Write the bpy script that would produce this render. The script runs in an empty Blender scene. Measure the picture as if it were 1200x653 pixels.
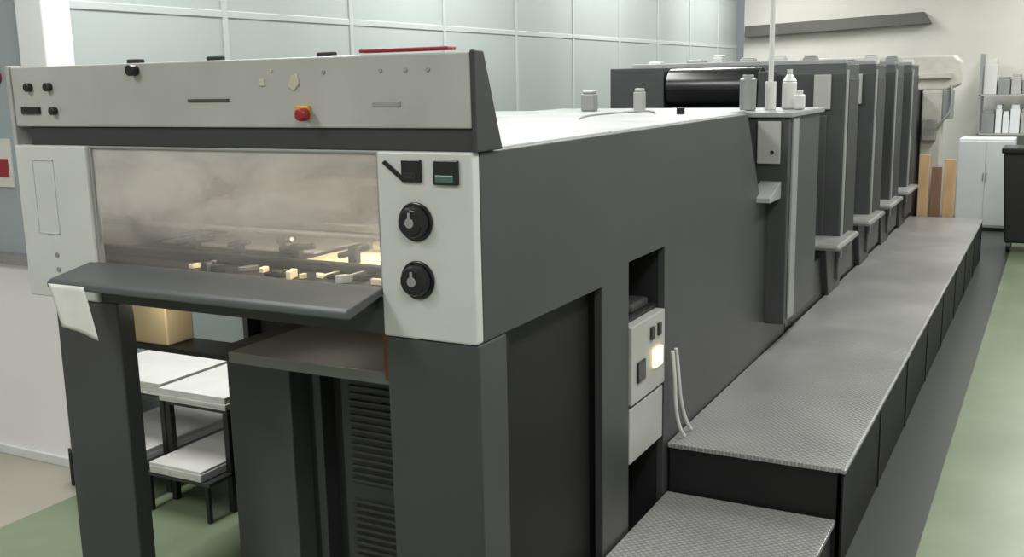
import bpy, bmesh, math, random
from mathutils import Vector, Matrix
random.seed(3)
FL=-0.2
col=bpy.context.scene.collection
# ---------------------------------------------------------------- materials
def lin(c):
    return tuple(((v/255)/12.92 if v/255<=.04045 else (((v/255)+.055)/1.055)**2.4) for v in c)+(1,)
def mat(name,rgb,rough=.5,metal=0.,noise=.12,scale=6.,emit=None,estr=0,spec=.5,bump=0.0,stretch=None):
    m=bpy.data.materials.new(name);m.use_nodes=True;nt=m.node_tree;b=nt.nodes["Principled BSDF"]
    c=lin(rgb);tc=nt.nodes.new("ShaderNodeTexCoord");n=nt.nodes.new("ShaderNodeTexNoise")
    n.inputs["Scale"].default_value=scale;n.inputs["Detail"].default_value=5
    src=tc.outputs["Object"]
    if stretch:
        mp=nt.nodes.new("ShaderNodeMapping");mp.inputs["Scale"].default_value=stretch;nt.links.new(src,mp.inputs["Vector"]);src=mp.outputs[0]
    nt.links.new(src,n.inputs["Vector"])
    r=nt.nodes.new("ShaderNodeValToRGB");nt.links.new(n.outputs["Fac"],r.inputs[0])
    r.color_ramp.elements[0].position=.3;r.color_ramp.elements[1].position=.7
    r.color_ramp.elements[0].color=tuple(v*(1-noise) for v in c[:3])+(1,)
    r.color_ramp.elements[1].color=tuple(min(1,v*(1+noise)) for v in c[:3])+(1,)
    nt.links.new(r.outputs[0],b.inputs["Base Color"])
    b.inputs["Roughness"].default_value=rough;b.inputs["Metallic"].default_value=metal
    b.inputs["Specular IOR Level"].default_value=spec
    if emit: b.inputs["Emission Color"].default_value=lin(emit);b.inputs["Emission Strength"].default_value=estr
    if bump:
        bp=nt.nodes.new("ShaderNodeBump");bp.inputs["Strength"].default_value=bump;bp.inputs["Distance"].default_value=.002
        n2=nt.nodes.new("ShaderNodeTexNoise");n2.inputs["Scale"].default_value=300;nt.links.new(tc.outputs["Object"],n2.inputs["Vector"])
        nt.links.new(n2.outputs["Fac"],bp.inputs["Height"]);nt.links.new(bp.outputs[0],b.inputs["Normal"])
    return m
M={}
M['dark']=mat("dark_grey_paint",(58,60,61),.48,0,.08,3,bump=.2)
M['dark2']=mat("charcoal_paint",(46,48,49),.5,0,.1,3)
M['lift']=mat("lifted_dark_paint",(84,87,88),.5,0,.1,3)  # dark cabinet paint, lightened in place of fill light
M['lift2']=mat("lifted_tray_paint",(128,130,130),.5,0,.12,3)  # dark tray paint, lightened to offset the shelf's shadow
M['black']=mat("matt_black",(20,21,22),.6,0,.1,5)
M['recess']=mat("near_black_paint",(24,25,26),.6,0,.15,2,spec=.3)  # near-black for the recessed side panel, riser and skirts
M['gloss']=mat("gloss_black",(18,19,21),.25,0,.1,5)
M['shelf']=mat("grey_shelf_paint",(76,80,82),.4,0,.08,3)
M['panel']=mat("light_grey_enamel",(160,160,157),.4,0,.09,3.5)
M['white']=mat("off_white_enamel",(188,190,187),.4,0,.05,4)
M['silver']=mat("brushed_aluminium",(146,151,150),.45,.15,.22,2.2)
M['steel']=mat("grey_steel",(150,152,152),.35,.6,.1,8)
M['strip']=mat("pale_metal_strip",(142,145,145),.45,.2,.08,6)
M['pad']=mat("worn_pale_step",(132,132,129),.5,.1,.25,12)
M['red']=mat("red_plastic",(140,25,38),.4,0,.05,5)
M['yellow']=mat("yellow_plastic",(195,155,55),.4,0,.05,5)
M['paper']=mat("white_paper",(200,200,196),.8,0,.06,6)
M['warm']=mat("cream_paper",(250,235,195),.7,0,.1,9)
M['glint']=mat("beige_glint",(176,171,158),.5,0,.06,20)  # tone for the lamp reflections painted on the fascia
M['wood']=mat("pale_wood",(200,165,125),.6,0,.2,9,stretch=(1,1,.2))
M['woodl']=mat("light_pine",(250,228,190),.6,0,.1,7,stretch=(1,1,.3))
M['wood2']=mat("brown_wood",(130,98,76),.6,0,.2,9,stretch=(1,1,.2))
M['copper']=mat("copper_brown",(120,75,55),.4,.4,.2,9)
M['plastic']=mat("white_plastic",(196,197,194),.35,0,.04,6)
M['beige']=mat("beige_enamel",(184,182,174),.5,0,.14,6)
M['cabinet']=mat("white_cabinet_paint",(212,216,219),.5,0,.04,4)
M['wallw']=mat("white_plaster",(198,197,190),.9,0,.08,1.2)
M['ceil']=mat("ceiling_white",(220,220,216),.9,0,.03,1)
M['post']=mat("partition_frame",(170,178,176),.5,0,.04,3)
M['postw']=mat("white_post_paint",(212,216,217),.5,0,.04,3)
M['lower']=mat("lower_partition",(230,229,232),.6,0,.03,2)
M['duct']=mat("duct_dark",(84,84,78),.6,0,.1,3)
M['interior']=mat("inner_brown_grey",(132,124,116),.5,.1,.45,3.2,stretch=(1,1,2))
M['green_lcd']=mat("green_lens",(60,92,80),.2,0,.1,8,emit=(60,110,92),estr=.1)
M['glow']=mat("glowing_lamp",(255,225,150),.3,0,.0,8,emit=(255,228,170),estr=3)
M['cloth']=mat("white_cloth",(205,205,202),.9,0,.06,10)
def glass(name,tint,lo,hi,g):
    m=bpy.data.materials.new(name);m.use_nodes=True;nt=m.node_tree;nt.nodes.clear()
    o=nt.nodes.new("ShaderNodeOutputMaterial");t=nt.nodes.new("ShaderNodeBsdfTransparent");d=nt.nodes.new("ShaderNodeBsdfDiffuse")
    gl=nt.nodes.new("ShaderNodeBsdfGlossy");gl.inputs["Roughness"].default_value=.12
    n=nt.nodes.new("ShaderNodeTexNoise");n.inputs["Scale"].default_value=2.8;n.inputs["Detail"].default_value=3;n.inputs["Distortion"].default_value=.3
    mv=nt.nodes.new("ShaderNodeMapping");mv.inputs["Scale"].default_value=(1,1,2)
    mp=nt.nodes.new("ShaderNodeMapRange");mp.inputs[1].default_value=.3;mp.inputs[2].default_value=.7;mp.inputs[3].default_value=lo;mp.inputs[4].default_value=hi
    tc=nt.nodes.new("ShaderNodeTexCoord");nt.links.new(tc.outputs["Object"],mv.inputs[0]);nt.links.new(mv.outputs[0],n.inputs["Vector"]);nt.links.new(n.outputs["Fac"],mp.inputs[0])
    sx=nt.nodes.new("ShaderNodeSeparateXYZ");nt.links.new(tc.outputs["Object"],sx.inputs[0])
    zr=nt.nodes.new("ShaderNodeMapRange");zr.inputs[1].default_value=.05;zr.inputs[2].default_value=.2;zr.inputs[3].default_value=.12;zr.inputs[4].default_value=1
    nt.links.new(sx.outputs[2],zr.inputs[0])
    mu=nt.nodes.new("ShaderNodeMath");mu.operation='MULTIPLY';nt.links.new(mp.outputs[0],mu.inputs[0]);nt.links.new(zr.outputs[0],mu.inputs[1])
    d.inputs[0].default_value=lin(tint)
    a=nt.nodes.new("ShaderNodeMixShader");b=nt.nodes.new("ShaderNodeMixShader");b.inputs[0].default_value=g
    nt.links.new(mu.outputs[0],a.inputs[0]);nt.links.new(t.outputs[0],a.inputs[1]);nt.links.new(d.outputs[0],a.inputs[2])
    nt.links.new(a.outputs[0],b.inputs[1]);nt.links.new(gl.outputs[0],b.inputs[2]);nt.links.new(b.outputs[0],o.inputs[0]);return m
M['guard']=glass("clear_acrylic_glare",(200,195,191),.25,.9,.07)  # pale noise veil paints ceiling reflections and haze onto the pane
M['frost']=mat("frosted_blue_green_glass",(158,168,166),.4,0,.08,.7)
M['bluegrey']=mat("blue_grey_panel",(148,160,165),.45,0,.06,1)
def tread():
    m=bpy.data.materials.new("diamond_tread_plate");m.use_nodes=True;nt=m.node_tree;b=nt.nodes["Principled BSDF"]
    g=nt.nodes.new("ShaderNodeNewGeometry");sx=nt.nodes.new("ShaderNodeSeparateXYZ");nt.links.new(g.outputs["Position"],sx.inputs[0])
    def mth(op,a,bb=None):
        n=nt.nodes.new("ShaderNodeMath");n.operation=op
        for i,v in enumerate([a,bb]):
            if v is None: continue
            if isinstance(v,(int,float)): n.inputs[i].default_value=v
            else: nt.links.new(v,n.inputs[i])
        return n.outputs[0]
    u=mth('MULTIPLY',mth('ADD',sx.outputs[0],sx.outputs[1]),110);v=mth('MULTIPLY',mth('SUBTRACT',sx.outputs[0],sx.outputs[1]),110)
    p=mth('MULTIPLY',mth('SINE',u),mth('SINE',v))
    q=mth('ABSOLUTE',p);h=mth('GREATER_THAN',q,.4)
    bp=nt.nodes.new("ShaderNodeBump");bp.inputs["Strength"].default_value=.7;bp.inputs["Distance"].default_value=.002
    nt.links.new(q,bp.inputs["Height"]);nt.links.new(bp.outputs[0],b.inputs["Normal"])
    n=nt.nodes.new("ShaderNodeTexNoise");n.inputs["Scale"].default_value=1.6;n.inputs["Detail"].default_value=5;nt.links.new(g.outputs["Position"],n.inputs["Vector"])
    r=nt.nodes.new("ShaderNodeValToRGB");nt.links.new(n.outputs["Fac"],r.inputs[0])
    r.color_ramp.elements[0].position=.3;r.color_ramp.elements[1].position=.7
    r.color_ramp.elements[0].color=lin((158,158,157));r.color_ramp.elements[1].color=lin((190,190,188))
    mx=nt.nodes.new("ShaderNodeMix");mx.data_type='RGBA';mx.blend_type='MULTIPLY';mx.inputs[7].default_value=(.68,.68,.68,1)
    nt.links.new(mth('SUBTRACT',1,h),mx.inputs[0]);nt.links.new(r.outputs[0],mx.inputs[6]);nt.links.new(mx.outputs[2],b.inputs["Base Color"])
    b.inputs["Metallic"].default_value=.4;b.inputs["Roughness"].default_value=.3
    return m
M['tread']=tread()
def floor_mat():
    m=bpy.data.materials.new("painted_floor");m.use_nodes=True;nt=m.node_tree;b=nt.nodes["Principled BSDF"]
    g=nt.nodes.new("ShaderNodeNewGeometry");sx=nt.nodes.new("ShaderNodeSeparateXYZ");nt.links.new(g.outputs["Position"],sx.inputs[0])
    n=nt.nodes.new("ShaderNodeTexNoise");n.inputs["Scale"].default_value=1.5;n.inputs["Detail"].default_value=8;nt.links.new(g.outputs["Position"],n.inputs["Vector"])
    r=nt.nodes.new("ShaderNodeValToRGB");nt.links.new(n.outputs["Fac"],r.inputs[0])
    r.color_ramp.elements[0].position=.3;r.color_ramp.elements[1].position=.7
    r.color_ramp.elements[0].color=lin((102,116,92));r.color_ramp.elements[1].color=lin((123,137,111))
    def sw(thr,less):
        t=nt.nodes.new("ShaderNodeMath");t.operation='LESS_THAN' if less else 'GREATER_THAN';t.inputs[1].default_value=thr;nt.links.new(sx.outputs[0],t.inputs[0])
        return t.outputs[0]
    def mix(fac,a,cb):
        x=nt.nodes.new("ShaderNodeMix");x.data_type='RGBA';nt.links.new(fac,x.inputs[0]);nt.links.new(a,x.inputs[6]);x.inputs[7].default_value=cb;return x.outputs[2]
    a=mix(sw(-2.68,True),r.outputs[0],lin((160,156,144)))
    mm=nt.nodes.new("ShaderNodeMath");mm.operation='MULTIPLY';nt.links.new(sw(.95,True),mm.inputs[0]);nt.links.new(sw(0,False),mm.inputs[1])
    a=mix(mm.outputs[0],a,lin((56,60,56)))  # walkway's shadow painted into the floor colour as a dark strip
    nt.links.new(a,b.inputs["Base Color"]);b.inputs["Roughness"].default_value=.35
    return m
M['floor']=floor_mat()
# ---------------------------------------------------------------- builders
WL={}
def meta(o,label=None,category=None,group=None,kind=None):
    if label:o["label"]=label
    if category:o["category"]=category
    if group:o["group"]=group
    if kind:o["kind"]=kind
def finish(bm,name,m,parent=None,bevel=0,smooth=False,**k):
    bmesh.ops.recalc_face_normals(bm,faces=bm.faces)
    vs=[v.co.copy() for v in bm.verts]
    mn=Vector([min(v[i] for v in vs) for i in range(3)]);mx=Vector([max(v[i] for v in vs) for i in range(3)])
    c=(mn+mx)/2;c.z=mn.z
    for v in bm.verts: v.co-=c
    me=bpy.data.meshes.new(name);bm.to_mesh(me);bm.free()
    if smooth:
        for p in me.polygons:p.use_smooth=True
    o=bpy.data.objects.new(name,me);col.objects.link(o)
    ms=m if isinstance(m,(list,tuple)) else [m]
    for q in ms: me.materials.append(M[q])
    WL[o.name]=c.copy()
    if parent: o.parent=parent;o.location=c-WL[parent.name]
    else:o.location=c
    if bevel:
        b=o.modifiers.new("bevel","BEVEL");b.width=bevel;b.segments=2;b.limit_method='ANGLE'
    if smooth:
        try: me.set_sharp_from_angle(angle=math.radians(40))
        except Exception: pass
    meta(o,**k);return o
def addbox(bm,b,mi=0):
    x0,x1,y0,y1,z0,z1=b
    v=[bm.verts.new(p) for p in [(x0,y0,z0),(x1,y0,z0),(x1,y1,z0),(x0,y1,z0),(x0,y0,z1),(x1,y0,z1),(x1,y1,z1),(x0,y1,z1)]]
    for f in [(0,3,2,1),(4,5,6,7),(0,1,5,4),(1,2,6,5),(2,3,7,6),(3,0,4,7)]:
        bm.faces.new([v[i] for i in f]).material_index=mi
def addcyl(bm,p0,p1,r,seg=24,r2=None,mi=0):
    p0=Vector(p0);p1=Vector(p1);d=p1-p0
    mtx=Matrix.Translation((p0+p1)/2)@d.to_track_quat('Z','Y').to_matrix().to_4x4()
    g=bmesh.ops.create_cone(bm,cap_ends=True,segments=seg,radius1=r,radius2=r if r2 is None else r2,depth=d.length,matrix=mtx)
def addprism(bm,poly,x0,x1,axis=0,mi=0):
    def P(a,b,c): return (c,a,b) if axis==0 else ((a,c,b) if axis==1 else (a,b,c))
    A=[bm.verts.new(P(a,b,x0)) for a,b in poly];B=[bm.verts.new(P(a,b,x1)) for a,b in poly]
    bm.faces.new(A);bm.faces.new(B[::-1])
    n=len(poly)
    for i in range(n): bm.faces.new([A[i],B[i],B[(i+1)%n],A[(i+1)%n]])
def box(name,b,m,parent=None,bevel=.004,**k):
    bm=bmesh.new();addbox(bm,b);return finish(bm,name,m,parent,bevel,**k)
def boxes(name,L,m,parent=None,bevel=.003,**k):
    bm=bmesh.new()
    for b in L: addbox(bm,b[:6],b[6] if len(b)>6 else 0)
    return finish(bm,name,m,parent,bevel,**k)
def cyl(name,p0,p1,r,m,parent=None,bevel=.002,seg=24,r2=None,**k):
    bm=bmesh.new();addcyl(bm,p0,p1,r,seg,r2);return finish(bm,name,m,parent,bevel,True,**k)
def prism(name,poly,x0,x1,m,parent=None,axis=0,bevel=.004,**k):
    bm=bmesh.new();addprism(bm,poly,x0,x1,axis);return finish(bm,name,m,parent,bevel,**k)
def empty(name,loc,parent=None,**k):
    o=bpy.data.objects.new(name,None);o.empty_display_size=.1;col.objects.link(o);WL[o.name]=Vector(loc)
    if parent:o.parent=parent;o.location=Vector(loc)-WL[parent.name]
    else:o.location=loc
    meta(o,**k);return o
def tube(name,pts,r,m,parent=None,**k):
    cu=bpy.data.curves.new(name,"CURVE");cu.dimensions='3D';s=cu.splines.new('NURBS');s.points.add(len(pts)-1)
    base=Vector(pts[0])
    for i,p in enumerate(pts): s.points[i].co=tuple(Vector(p)-base)+(1,)
    s.use_endpoint_u=True;s.order_u=3;cu.bevel_depth=r;cu.bevel_resolution=3;cu.use_fill_caps=True
    t=bpy.data.objects.new("tmp",cu);col.objects.link(t)
    dg=bpy.context.evaluated_depsgraph_get();me=bpy.data.meshes.new_from_object(t.evaluated_get(dg));bpy.data.objects.remove(t)
    for p in me.polygons:p.use_smooth=True
    me.materials.clear();me.materials.append(M[m])
    o=bpy.data.objects.new(name,me);col.objects.link(o);WL[o.name]=base
    if parent:o.parent=parent;o.location=base-WL[parent.name]
    else:o.location=base
    meta(o,**k);return o
# ---------------------------------------------------------------- room
S=dict(kind="structure")
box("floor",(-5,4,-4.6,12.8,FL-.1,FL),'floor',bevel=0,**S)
box("ceiling",(-5,4,-4.6,12.8,3.4,3.5),'ceil',bevel=0,**S)
box("wall_back",(-2.75,4,12.6,12.8,FL,3.4),'wallw',bevel=0,**S)
box("wall_right",(4,4.1,-4.6,12.8,FL,3.4),'wallw',bevel=0,**S)
box("wall_front",(-5,4,-4.7,-4.6,FL,3.4),'wallw',bevel=0,**S)
box("wall_left",(-5.1,-5,-4.6,1.1,FL,3.4),'wallw',bevel=0,**S)
boxes("wall_partition",[(-2.87,-2.85,1.1,12.6,FL,3.4)],'frost',bevel=0,**S)
fr=[]
for i in range(9):
    y=2.2+1.18*i;fr.append((-2.87,-2.84,y-.02,y+.02,FL,3.4))
for z in (.7,2.09,2.75): fr.append((-2.87,-2.843,1.1,12.6,z-.02,z+.02))
boxes("trim_1",fr,'post',bevel=.004,**S)
boxes("wall_jog",[(-5,-2.93,1.08,1.14,.88,3.4)],'bluegrey',bevel=0,**S)
boxes("wall_jog_lower",[(-5,-2.86,1.04,1.14,FL,.84)],'lower',bevel=0,**S)
boxes("trim_2",[(-5,-2.95,1.0,1.14,.84,.885)],'steel',**S)
boxes("trim_3",[(-3.03,-2.84,1.0,1.16,.84,3.4)],'postw',bevel=.01,**S)
box("baseboard_left",(-5,-2.86,1.02,1.04,FL,-.15),'postw',**S)

# ---------------------------------------------------------------- press
press=empty("printing_press",(-.85,4.5,FL),label="long charcoal grey sheet-fed offset printing press with light grey control fascia",category="printing press")
fascia=prism("control_panel",[(0,1.577),(-.002,1.772),(.04,1.772),(.11,1.577)],-1.77,-.004,'panel',press,label="light grey control fascia with buttons")
prism("end_cap",[(-.004,1.516),(-.006,1.777),(.045,1.775),(.14,1.516)],-.003,.012,'dark2',press,label="dark grey wedge end cap")
prism("end_cap",[(-.004,1.5),(-.008,1.777),(.045,1.777),(.14,1.5)],-1.79,-1.771,'panel',press,label="light grey wedge end cap")
for (x,z,r) in [(-1.68,1.705,.014),(-1.585,1.705,.014),(-1.57,1.628,.013)]:
    cyl("button",(x,0,z),(x,-.02,z),r,'gloss',fascia,label="small round black push button")
box("label_plate",(-1.73,-1.64,-.008,.002,1.618,1.641),'gloss',fascia,.002,label="small black rectangular plate")
box("label_plate",(-.98,-.82,-.006,.002,1.653,1.661),'dark',fascia,.001,label="narrow dark slot plate")
cyl("knob",(-1.19,0,1.75),(-1.19,-.03,1.75),.017,'gloss',fascia,label="round black knob")
box("glint_patch",(-.70,-.68,-.006,.002,1.695,1.715),'glint',fascia,.002,label="small beige sticker")  # lamp reflections on the fascia, built as small beige patches
prism("glint_patch",[(-.595,1.69),(-.575,1.68),(-.555,1.70),(-.56,1.728),(-.585,1.722)],-.006,.002,'glint',fascia,axis=1,bevel=.002,label="small beige sticker")
box("glint_patch",(-.66,-.65,-.006,.002,1.732,1.742),'glint',fascia,.002,label="small beige sticker")
box("nameplate",(-.31,-.22,-.004,.002,1.635,1.648),'strip',fascia,.001,label="faint grey marking plate")
for x in (-.47,-.28,-.2,-.13): cyl("panel_screw",(x,0,1.73),(x,-.005,1.73),.006,'strip',fascia,.001)
es=empty("emergency_stop",(-.53,0,1.615),fascia,label="red mushroom stop button on yellow base")
box("stop_base",(-.572,-.522,-.012,.002,1.602,1.64),'yellow',es,.003,label="yellow square base")
cyl("stop_button",(-.53,-.012,1.615),(-.53,-.045,1.615),.018,'red',es,.006,label="red mushroom button")
for x in (-1.22,-.89,-.48):
    box("lug",(x-.025,x+.03,.015,.04,1.77,1.785),'black',press,.004,label="small black lug")
box("header_beam",(-1.72,-.004,.012,.13,1.516,1.577),'dark2',press,.003,label="dark grey beam under the fascia")
cr=box("front_column",(-.30,0,-.01,.03,1.0,1.516),'white',press,.006,label="off-white column with displays and rotary knobs")
cl=box("front_column",(-1.78,-1.44,-.01,.03,1.0,1.516),'white',press,.006,label="off-white column with a framed hatch")
def display(x0,x1,z0,z1,mm):
    d=empty("display",((x0+x1)/2,-.01,z0),cr,label="small dark display in a black frame")
    box("display_frame",(x0,x1,-.02,-.008,z0,z1),'gloss',d,.002)
    box("display_lens",(x0+.008,x1-.012,-.023,-.0195,z0+.008,z0+.026),mm,d,.001)
display(-.215,-.155,1.435,1.495,'black');display(-.115,-.04,1.43,1.495,'green_lcd')
prism("display_hood",[(-.28,1.485),(-.215,1.435),(-.215,1.45),(-.27,1.492)],-.016,-.009,'gloss',cr,axis=1,bevel=.001,label="slanted black pointer mark")
for z in (1.328,1.168):
    k=empty("rotary_knob",(-.178,-.01,z-.048),cr,label="black ribbed rotary knob with pale cap")
    bm=bmesh.new();addcyl(bm,(-.178,-.01,z),(-.178,-.018,z),.054,40);addcyl(bm,(-.178,-.018,z),(-.178,-.045,z),.046,14,.038)
    finish(bm,"knob_grip",'gloss',k,.004)
    cyl("knob_cap",(-.178,-.045,z),(-.178,-.048,z),.014,'strip',k,.002)
    box("knob_pointer",(-.182,-.174,-.049,-.045,z,z+.028),'strip',k,.001)
boxes("hatch_frame",[(-1.70,-1.695,-.013,-.009,1.22,1.47),(-1.60,-1.595,-.013,-.009,1.22,1.47),(-1.70,-1.595,-.013,-.009,1.465,1.47),(-1.70,-1.595,-.013,-.009,1.22,1.225)],'white',cl,.001,label="thin raised frame")
for z in (1.10,1.15): cyl("screw",(-1.62,-.01,z),(-1.62,-.014,z),.008,'steel',cl,.001)
g=empty("delivery_guard",(-.87,.02,1.12),press,label="clear acrylic safety guard with painted-on reflections in a thin frame")
box("guard_pane",(-1.43,-.305,.012,.018,1.13,1.512),'guard',g,0)
boxes("guard_frame",[(-1.44,-.3,.004,.024,1.508,1.516),(-1.44,-.3,.004,.024,1.125,1.13),(-.312,-.3,.004,.024,1.13,1.508),(-1.44,-1.43,.004,.024,1.13,1.508)],'strip',g,.002)
prism("front_shelf",[(.0,1.115),(0,1.137),(-.165,1.108),(-.18,1.10),(-.18,1.082),(-.165,1.076)],-1.47,-.30,'shelf',press,bevel=.005,label="dark grey sloping shelf rail below the guard")
box("shelf_bracket",(-1.44,-1.40,-.10,.0,1.07,1.112),'dark2',press,.004)
box("shelf_bracket",(-.36,-.32,-.10,.0,1.07,1.112),'dark2',press,.004)
box("leg",(-1.67,-1.37,0,.07,FL,1.0),'dark',press,.006,label="thick dark grey upright leg")
box("leg",(-.30,0,0,.16,FL,.998),'dark',press,.006,label="thick dark grey upright leg")
box("cross_member",(-1.44,-.30,.0,.05,1.00,1.11),'dark2',press,.004)
prof=[(.03,1.0),(.85,1.0),(.85,FL),(1.10,FL),(1.10,1.045),(1.485,1.045),(1.485,FL),(3.6,FL),(3.5,1.04),(2.92,1.10),(2.66,1.513),(.03,1.513)]
prism("side_cover",prof,-.03,0,'dark',press,bevel=.003,label="smooth charcoal grey side cover")
prism("side_cover",[(.03,1.0),(1.0,1.0),(1.0,FL),(3.6,FL),(3.5,1.3),(3.1,1.513),(.03,1.513)],-1.76,-1.73,'dark',press,bevel=.003)
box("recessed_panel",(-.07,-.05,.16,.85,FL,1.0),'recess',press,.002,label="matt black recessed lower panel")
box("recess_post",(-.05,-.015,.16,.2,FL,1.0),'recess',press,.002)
box("light_block",(-1.70,-.30,1.05,3.1,FL,1.48),'black',press,0,label="added matt black block keeping light out of the press")  # filler added to block light inside the covers
n=empty("electrical_niche",(-.02,1.29,.3),press,label="recessed niche with pale switch box")
boxes("niche_lining",[(-.2,-.19,1.1,1.485,FL,1.045),(-.2,-.03,1.085,1.1,FL,1.045),(-.2,-.03,1.485,1.5,FL,1.045),(-.19,-.03,1.10,1.485,.80,.815)],'black',n,0)
box("niche_block",(-.14,-.05,1.25,1.44,.815,.85),'dark2',n,.01,label="dark block lying in the niche")
box("switch_box",(-.18,.008,1.11,1.47,.50,.80),'panel',n,.004,label="pale grey switch box")
box("cover_plate",(-.18,.0,1.11,1.47,.27,.485),'panel',n,.003,label="plain pale grey cover plate")
box("lamp_lens",(.008,.02,1.33,1.42,.59,.665),'glow',n,.004,label="glowing warm yellow lamp lens")
box("socket",(.008,.016,1.16,1.24,.575,.655),'gloss',n,.003,label="black socket")
for y in (1.30,1.38): box("push_switch",(.008,.018,y,y+.03,.71,.76),'dark2',n,.002)
box("inner_back_panel",(-1.72,-.03,.98,1.0,1.0,1.5),'interior',press,0,label="worn brown-grey inner panel")
box("inner_left_panel",(-1.728,-1.72,.2,.98,1.0,1.5),'interior',press,0)
for b in [(-1.7,-.04,.16,.19,1.235,1.25),(-1.7,-.04,.5,.53,1.20,1.225),(-1.7,-.04,.72,.75,1.33,1.36)]: box("guide_rail",b,'steel',press,.004,label="grey steel guide rail")
box("stop_bar",(-1.7,-.31,.20,.235,1.121,1.15),'shelf',press,.004,label="dark steel stop bar across the pile")
x=-1.12
while x<-.36:
    w=random.uniform(.012,.045);y0=random.uniform(.05,.11)
    bm=bmesh.new();h=random.uniform(.006,.028);d=random.uniform(.015,.05);sk=random.uniform(-.02,.02)
    addprism(bm,[(x,y0),(x+w,y0+sk*.3),(x+w+sk,y0+d),(x+sk,y0+d)],1.121,1.121+h,axis=2)
    if random.random()<.4: addbox(bm,(x+w*.3,x+w*.6,y0,.2,1.121,1.121+h*.7))
    finish(bm,"sheet_stop",random.choice(['warm','steel','gloss','warm','strip','dark2','plastic']),press,.002,label="small metal sheet stop finger")
    x+=w+random.choice([.004,.01,.03,.05])
box("delivery_table",(-1.7,-.04,.03,.95,1.09,1.12),'dark2',press,.003,label="dark pile table inside the delivery")
for i,(x,y,a) in enumerate([(-1.3,.3,.4),(-1.0,.42,-.3),(-.85,.3,.2),(-.62,.3,1.2),(-.5,.34,-.6),(-1.1,.3,.1),(-1.45,.5,.5),(-.75,.55,-.2)]):
    L=random.uniform(.04,.09);c,s=math.cos(a),math.sin(a);zz=1.15+random.uniform(0,.02)
    bm=bmesh.new();addcyl(bm,(x-c*L,y-s*L,zz),(x+c*L,y+s*L,zz+.015),.01,12);addbox(bm,(x-.015,x+.015,y-.015,y+.015,1.135,zz+.02))
    finish(bm,"suction_fitting",['gloss','steel','dark2'][i%3],press,.003,label="small suction fitting")
box("pile_tray",(-1.14,-.31,.25,.75,.76,.80),'lift2',press,.006,label="dark grey tray in the open bay")
box("thin_bar",(-1.64,-1.14,.25,.40,.765,.785),'dark2',press,.003)
box("bay_back_panel",(-1.725,-.31,.90,.92,.75,1.085),'wood2',press,0,label="brown board closing the bay behind the tray")
box("inner_cabinet",(-1.39,-1.09,.5,.98,FL,.74),'lift',press,.006,label="dark grey inner cabinet")
box("inner_cabinet",(-1.09,-.88,.6,.98,FL,.74),'dark2',press,.003,label="black recessed cabinet")
box("inner_post",(-1.0,-.965,.52,.6,FL,.74),'dark',press,.004)
bm=bmesh.new();addbox(bm,(-.88,-.31,.53,.98,FL,.74));
for i in range(30):
    z=-.15+i*.027
    if i in (14,15): continue
    addbox(bm,(-.84,-.62,.515,.531,z,z+.012));addbox(bm,(-.58,-.36,.515,.531,z,z+.012))
finish(bm,"vented_cabinet",'dark',press,.002,label="dark grey cabinet with horizontal vent slats")
box("copper_block",(-.44,-.38,.18,.24,.80,1.0),'copper',press,.004,label="copper brown upright block")
tc_=empty("top_cover",(-.87,1.5,1.5),press,label="pale aluminium top cover plates")
for i,(a,b) in enumerate([(.15,1.0),(1.005,1.8),(1.805,2.62)]):
    box("cover_panel",(-1.74,-.03,a,b,1.495,1.518),'silver',tc_,.004)
box("cover_panel",(-1.74,-.12,2.625,3.08,1.495,1.518),'silver',tc_,.004)
tube("cover_handle",[(-.55,1.9,1.518),(-.55,1.9,1.535),(-.5,2.3,1.537),(-.45,2.6,1.535),(-.45,2.6,1.518)],.005,'steel',tc_,label="steel grab bar")
tube("cover_handle",[(-1.3,2.2,1.518),(-1.3,2.2,1.56),(-1.22,2.25,1.57),(-1.2,2.3,1.518)],.007,'steel',tc_,label="steel grab bar")
cyl("cover_latch",(-.3,2.55,1.518),(-.3,2.55,1.55),.02,'gloss',tc_,label="black latch knob")
cu=empty("end_unit",(-.7,3.5,.2),press,label="dark grey unit with pale metal edge strip")
box("unit_body",(-1.55,.10,3.1,3.86,.38,1.48),'dark',cu,.006)
box("edge_strip",(.10,.112,3.16,3.28,.40,1.47),'strip',cu,.003,label="pale metal edge strip")
box("front_plate",(-.06,.06,3.08,3.10,1.24,1.46),'panel',cu,.004,label="pale grey front plate")
cyl("plate_hole",(.02,3.08,1.30),(.02,3.074,1.30),.01,'black',cu,.001)
prism("ledge",[(2.86,1.06),(2.86,1.085),(3.09,1.15),(3.09,1.06)],-.04,.07,'silver',cu,bevel=.003,label="silver sloping ledge")
box("top_plate",(-1.57,.12,3.08,3.9,1.48,1.505),'strip',cu,.004,label="pale grey top plate")
box("base_frame",(-1.62,-.01,3.62,9.1,FL,.5),'dark2',press,.004,label="dark base frame")
TOW=[(4.9,5.42),(6.12,6.66),(7.2,7.72),(8.3,8.82)]
def tower(y0,y1):
    t=empty("printing_unit",(-.75,(y0+y1)/2,.3),press,label="tall dark grey printing unit with pale edge strip")
    prism("unit_body",[(y0,.3),(y0,1.70),(y0+.06,1.76),(y1,1.76),(y1,.3)],-1.55,.05,'dark',t,bevel=.008)
    box("edge_strip",(.05,.062,y0+.01,y0+.07,.45,1.72),'strip',t,.003,label="pale metal edge strip")
    box("side_door",(.05,.058,y0+.12,y1-.03,.5,1.66),'dark2',t,.004)
    box("top_rail",(-1.5,.03,y0+.1,y0+.16,1.76,1.79),'strip',t,.004,label="pale metal top rail")
    box("front_door",(-.5,-.06,y0-.012,y0,.6,1.42),'dark',t,.006)
    box("front_latch",(-.15,-.04,y0-.03,y0-.001,1.46,1.69),'panel',t,.004,label="pale control plate")
    return t
for a,b in TOW: tower(a,b)
prev=3.9
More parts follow.
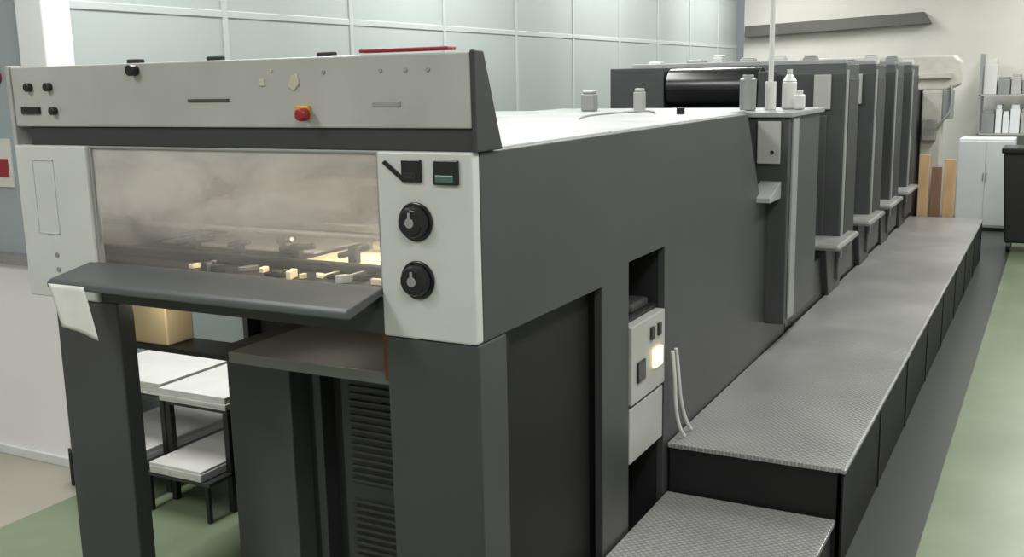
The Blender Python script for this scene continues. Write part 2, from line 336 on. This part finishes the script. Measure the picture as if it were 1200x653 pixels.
for (a,b) in TOW:
    st=empty("foot_step",(-.0,a,.2),press,label="dark step box with pale worn rounded pad")
    p0=max(prev+.1,a-.4);p1=a+.32
    prism("step_box",[(p0+.2,.226),(p0+.06,.56),(p1-.05,.56),(p1-.12,.226)],-.30,.03,'dark2',st,bevel=.006)
    box("step_pad",(-.32,.13,p0,p1,.56,.60),'pad',st,.02,label="pale worn rounded step pad")
    box("step_link",(-1.5,-.36,prev+.02,a-.02,.5,1.0),'black',press,.004,label="black linkage housing between units")
    prev=b
cyl("ink_roller",(-1.10,4.72,1.62),(-.46,4.72,1.62),.13,'gloss',press,.004,seg=40,label="glossy black cylinder cover")
box("roller_bracket",(-1.52,-1.12,4.62,4.88,1.4,1.76),'dark',press,.006,label="dark grey roller bracket")
box("roller_bracket",(-.46,-.40,4.6,4.88,1.4,1.72),'dark',press,.006,label="dark grey roller bracket")
box("roller_support",(-1.5,-.4,4.2,4.88,1.0,1.45),'dark2',press,.006)

# ---------------------------------------------------------------- walkway
wk=empty("walkway_platform",(.36,5.3,FL),label="raised diamond tread metal walkway beside the press",category="walkway")
for i,(a,b) in enumerate([(1.52,3.4),(3.403,5.3),(5.303,7.2),(7.203,9.04)]):
    box("tread_plate",(.005,.71,a,b,.205,.225),'tread',wk,.003)
box("edge_trim",(.7,.714,1.515,9.045,.205,.222),'strip',wk,.003,label="pale metal edge trim")
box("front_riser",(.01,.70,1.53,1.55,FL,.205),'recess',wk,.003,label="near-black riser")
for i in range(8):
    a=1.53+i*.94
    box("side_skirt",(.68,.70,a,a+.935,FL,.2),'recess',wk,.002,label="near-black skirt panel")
for i in range(9): box("skirt_post",(.70,.706,1.53+i*.935,1.56+i*.935,FL,.19),'black',wk,.002)
sp=empty("entry_step",(.35,1.1,FL),label="low diamond tread metal step at the walkway end",category="step")
box("step_tread",(.01,.685,.55,1.51,.0,.02),'tread',sp,.003)
boxes("step_frame",[(.02,.67,.57,.59,FL,0),(.65,.67,.57,1.51,FL,0),(.02,.04,.57,1.51,FL,0)],'dark2',sp,.003)

# ---------------------------------------------------------------- loose things
for i,dy in enumerate((0,.045)):
    tube("power_cable",[(.03,1.50+dy,.62),(.035,1.52+dy,.5),(.03,1.54+dy*1.5,.38),(.04,1.57+dy*2,.27),(.05,1.60+dy*2,.236)],.008,'plastic',label="white cable hanging down onto the walkway",category="cable",group="cables beside the switch box")
box("folder",(-.35,-.07,.0,.045,1.778,1.788),'red',None,.003,label="flat red folder lying on the control fascia",category="folder")
box("paper_sheet",(-.82,-.33,.30,.72,1.121,1.134),'warm',None,.002,label="cream printed sheets lying inside the delivery",category="paper")
box("paper_sheet",(-1.62,-.9,.45,.85,1.121,1.13),'paper',None,.002,label="white sheets lying inside the delivery",category="paper")
bm=bmesh.new();N=10
G=[[None]*(N+1) for _ in range(N+1)]
for i in range(N+1):
    for j in range(N+1):
        u=i/N;v=j/N
        x=-1.455+.16*u+.05*v;z=1.096-(.135+.03*u)*v
        y=-.184-.004*math.sin(u*6+v*2)*v-.002
        G[i][j]=bm.verts.new((x,y,z))
for i in range(N):
    for j in range(N): bm.faces.new([G[i][j],G[i+1][j],G[i+1][j+1],G[i][j+1]])
o=finish(bm,"cleaning_cloth",'cloth',None,0,True,label="white rag hanging from the shelf rail",category="cloth");sm=o.modifiers.new("s","SOLIDIFY");sm.thickness=.0015
wb=box("wooden_block",(-1.62,-1.43,.26,.39,.786,.95),'woodl',None,.006,label="pale wooden box resting on the tray bar",category="wooden box")
def cart(x0,x1,y0,y1):
    c=empty("paper_cart",((x0+x1)/2,(y0+y1)/2,FL),label="low dark steel cart carrying paper stacks",category="cart",group="paper carts beside the press")
    for x in (x0,x1-.03):
        for y in (y0,y1-.03): box("leg",(x,x+.03,y,y+.03,FL,.265),'black',c,.003)
        box("lower_leg",(x,x+.02,y0-.14,y0-.12,FL,-.03),'black',c,.003)
    box("shelf",(x0,x1,y0-.14,y1,-.03,-.01),'dark2',c,.003)
    box("shelf",(x0,x1,y0,y1,.265,.285),'dark2',c,.003)
    return c
for (x0,x1,y0,y1) in [(-2.80,-2.28,1.0,1.6),(-2.22,-1.84,.95,1.55)]:
    cart(x0,x1,y0,y1)
    for (a,b,c,d,z,h) in ((x0+.035,x1-.035,y0-.15,y1-.04,-.008,.05),(x0-.01,x1+.01,y0-.02,y1,.287,.06)):
        bm=bmesh.new()
        for q in range(4):
            j=random.uniform(-.004,.004);addbox(bm,(a+j,b+j,c-j,d,z+q*h/4,z+(q+1)*h/4-.001))
        finish(bm,"paper_stack",'paper',None,.001,label="white paper stack on a low steel cart",category="paper stack",group="paper stacks on the carts")
pc=empty("vertical_pipe",(-.1,3.5,1.505),label="slim white vertical pole rising from the press top",category="pole")
cyl("pole",(-.1,3.5,1.51),(-.1,3.5,3.4),.014,'plastic',pc);cyl("pole_base",(-.1,3.5,1.506),(-.1,3.5,1.66),.03,'plastic',pc)
b=empty("solvent_can",(-.2,3.4,1.506),label="grey metal can standing on the press top",category="can")
cyl("can_body",(-.2,3.4,1.506),(-.2,3.4,1.68),.045,'steel',b,.006);cyl("can_lid",(-.2,3.4,1.68),(-.2,3.4,1.70),.03,'strip',b,.004)
b=empty("bottle",(-.02,3.6,1.506),label="white plastic bottle standing on the press top",category="bottle")
cyl("bottle_body",(-.02,3.6,1.506),(-.02,3.6,1.66),.04,'plastic',b,.01);cyl("bottle_neck",(-.02,3.6,1.66),(-.02,3.6,1.70),.04,'plastic',b,.002,r2=.014);cyl("bottle_cap",(-.02,3.6,1.70),(-.02,3.6,1.725),.015,'white',b,.002)
b=empty("bottle",(.06,3.5,1.506),label="squat white plastic bottle on the press top",category="bottle")
cyl("bottle_body",(.06,3.5,1.506),(.06,3.5,1.59),.03,'plastic',b,.01);cyl("bottle_cap",(.06,3.5,1.59),(.06,3.5,1.61),.018,'white',b,.003)
def cont(name,x,y,z,w,d,h,m,label,cat,group=None):
    bm=bmesh.new();addbox(bm,(x,x+w,y,y+d,z,z+h*.85));addbox(bm,(x+w*.08,x+w*.92,y+d*.08,y+d*.92,z+h*.85,z+h))
    return finish(bm,name,m,None,.006,label=label,category=cat,group=group)
for x,w,h,m in [(-1.45,.1,.05,'plastic'),(-1.15,.13,.055,'strip'),(-.95,.07,.08,'plastic'),(-.75,.1,.06,'panel'),(-.55,.12,.07,'plastic'),(-.3,.09,.06,'strip'),(-.12,.08,.04,'plastic')]:
    cont("parts_box",x,5.2,1.761,w,.1,h,m,"small pale box on top of a printing unit","box","boxes on the printing units")
for y in (6.4,7.5,8.6):
    for x in (-.6,-.25,-.08): cont("parts_box",x,y,1.761,.1,.1,random.uniform(.04,.08),random.choice(['plastic','strip']),"small pale box on top of a printing unit","box","boxes on the printing units")
cont("junction_box",-1.03,3.0,1.519,.08,.06,.11,'strip',"grey junction box standing on the top cover","junction box")
cont("junction_box",-.72,3.0,1.519,.055,.05,.12,'panel',"pale junction box standing on the top cover","junction box")

# ---------------------------------------------------------------- far end
fd=empty("paper_feeder",(-.6,9.7,FL),label="beige sheet feeder at the end of the press",category="paper feeder")
box("feeder_body",(-1.5,.0,9.25,10.3,FL,1.5),'dark2',fd,.01)
prism("feeder_head",[(-1.3,1.5),(-1.3,1.86),(.30,1.86),(.36,1.8),(.36,1.55),(.25,1.5)],9.5,10.0,'beige',fd,axis=1,bevel=.02,label="beige feeder head")
box("feeder_column",(.02,.22,9.5,9.8,FL,1.5),'beige',fd,.015,label="beige column")
box("feeder_rail",(-1.3,.30,9.45,9.5,1.62,1.68),'beige',fd,.006)
box("feeder_box",(.22,.32,9.5,9.7,1.2,1.5),'strip',fd,.01)
box("feeder_motor",(.04,.18,9.4,9.5,.98,1.2),'pad',fd,.01)
tube("feeder_hose",[(.30,9.48,1.55),(.34,9.44,1.3),(.2,9.42,1.15),(.12,9.45,1.05)],.015,'strip',fd)
for i,(x,w,h,m) in enumerate([(.06,.1,.85,'wood'),(.18,.1,.72,'wood2'),(.30,.11,.8,'wood')]):
    box("wooden_board",(x,x+w,9.2+i*.03,9.24+i*.03,FL,h),m,None,.004,label="upright wooden board standing by the feeder",category="board",group="wooden boards by the feeder")
wc=empty("white_cabinet",(.55,11.4,FL),label="white metal storage cabinet with two doors",category="cabinet")
box("cabinet_body",(.27,.88,11.2,11.65,FL+.04,.9),'cabinet',wc,.01)
for a,c in ((.28,.574),(.577,.87)):
    box("door",(a,c,11.185,11.2,FL+.07,.87),'cabinet',wc,.002)
for a in (.553,.587): box("handle",(a,a+.01,11.17,11.185,.4,.5),'strip',wc,.002)
box("plinth",(.29,.86,11.22,11.63,FL,FL+.04),'black',wc,0)
tr=empty("waste_bin",(1.08,9.9,FL),label="black wheeled waste bin with lid",category="bin")
prism("bin_body",[(.89,FL+.1),(.83,.84),(1.35,.84),(1.30,FL+.1)],9.65,10.1,'black',tr,axis=1,bevel=.02)
box("bin_lid",(.81,1.37,9.62,10.13,.84,.90),'gloss',tr,.015)
for x in (.91,1.27):
    for y in (9.7,10.06): cyl("wheel",(x,y,FL+.06),(x+.04,y,FL+.06),.06,'gloss',tr)
rk=empty("storage_rack",(1.3,12.2,FL),label="grey steel storage rack against the white wall",category="rack")
for x in (.40,1.9):
    for y in (11.95,12.45): box("rack_post",(x,x+.03,y,y+.03,FL,1.9),'strip',rk,.003)
for z in (.3,.9,1.38): box("rack_shelf",(.40,1.93,11.95,12.49,z,z+.02),'panel',rk,.003)
for z,x0 in ((.921,.45),(1.401,.45),(.321,.45)):
    x=x0
    while x<1.6:
        w=random.uniform(.06,.16);h=random.uniform(.2,.44)
        cont("carton",x,12.0,z,w,.35,h,random.choice(['plastic','beige','cabinet','panel','cabinet','steel']),"pale carton stored on a steel rack","carton","cartons on the steel rack");x+=w+.012
du=prism("cable_tray",[(-2.7,2.22),(-2.7,2.37),(-.35,2.46),(-.25,2.31)],12.44,12.598,'duct',None,axis=1,bevel=.004,label="long dark metal tray fixed on the white wall",category="cable tray")
ps=empty("poster",(-3.38,1.07,1.22),label="white notice with red heading taped to the partition",category="poster")
box("sheet",(-3.50,-3.265,1.072,1.0795,1.22,1.46),'paper',ps,0);box("heading",(-3.49,-3.29,1.069,1.072,1.27,1.36),'red',ps,0)
cyl("alarm_button",(-3.31,1.08,1.76),(-3.31,1.04,1.76),.035,'red',None,.004,label="small red alarm button on the partition",category="alarm button")

# ---------------------------------------------------------------- lights
def area(loc,sx,sy,e,c=(1,.99,.965),rot=(0,0,0),name="ceiling_lamp"):
    l=bpy.data.lights.new(name,"AREA");l.shape='RECTANGLE';l.size=sx;l.size_y=sy;l.energy=e;l.color=c
    o=bpy.data.objects.new(name,l);col.objects.link(o);o.location=loc;o.rotation_euler=rot;return o
for x in (-1.9,1.6):
    for y in (-2.5,.8,4.2,7.6,10.8): area((x,y,3.36),.6,1.8,82)
area((-.75,.12,1.47),.9,.05,2.8,(1,.84,.64),name="inner_fill_light")  # strip light added to brighten the dull stop fingers
for loc,e in (((-.52,.5,1.30),8),((-1.35,.15,1.0),.9),((-.75,.3,1.02),.8)):  # first warms the sheets; last two are added fill for the lower bay
    p=bpy.data.lights.new("inner_fill_light","POINT");p.energy=e;p.color=(1,.87,.68);p.shadow_soft_size=.04
    po=bpy.data.objects.new("inner_fill_light",p);col.objects.link(po);po.location=loc
w=bpy.data.worlds.new("World");bpy.context.scene.world=w;w.use_nodes=True
w.node_tree.nodes["Background"].inputs[0].default_value=(.8,.85,.9,1);w.node_tree.nodes["Background"].inputs[1].default_value=.3
# ---------------------------------------------------------------- camera
f,pi,ya,ro=1213.31,.19,.487,.02
F=Vector((-math.sin(ya),math.cos(ya),0));R=Vector((math.cos(ya),math.sin(ya),0));U=Vector((0,0,1))
fw=F*math.cos(pi)-U*math.sin(pi);up=F*math.sin(pi)+U*math.cos(pi)
r2=R*math.cos(ro)-up*math.sin(ro);u2=R*math.sin(ro)+up*math.cos(ro)
cd=bpy.data.cameras.new("Camera");cd.sensor_width=36;cd.lens=f/1200*36
co=bpy.data.objects.new("Camera",cd);col.objects.link(co)
mw=Matrix((r2,u2,-fw)).transposed().to_4x4();mw.translation=(1.344,-2.34,1.7);co.matrix_world=mw
bpy.context.scene.camera=co
bpy.context.scene.view_settings.view_transform='Standard'
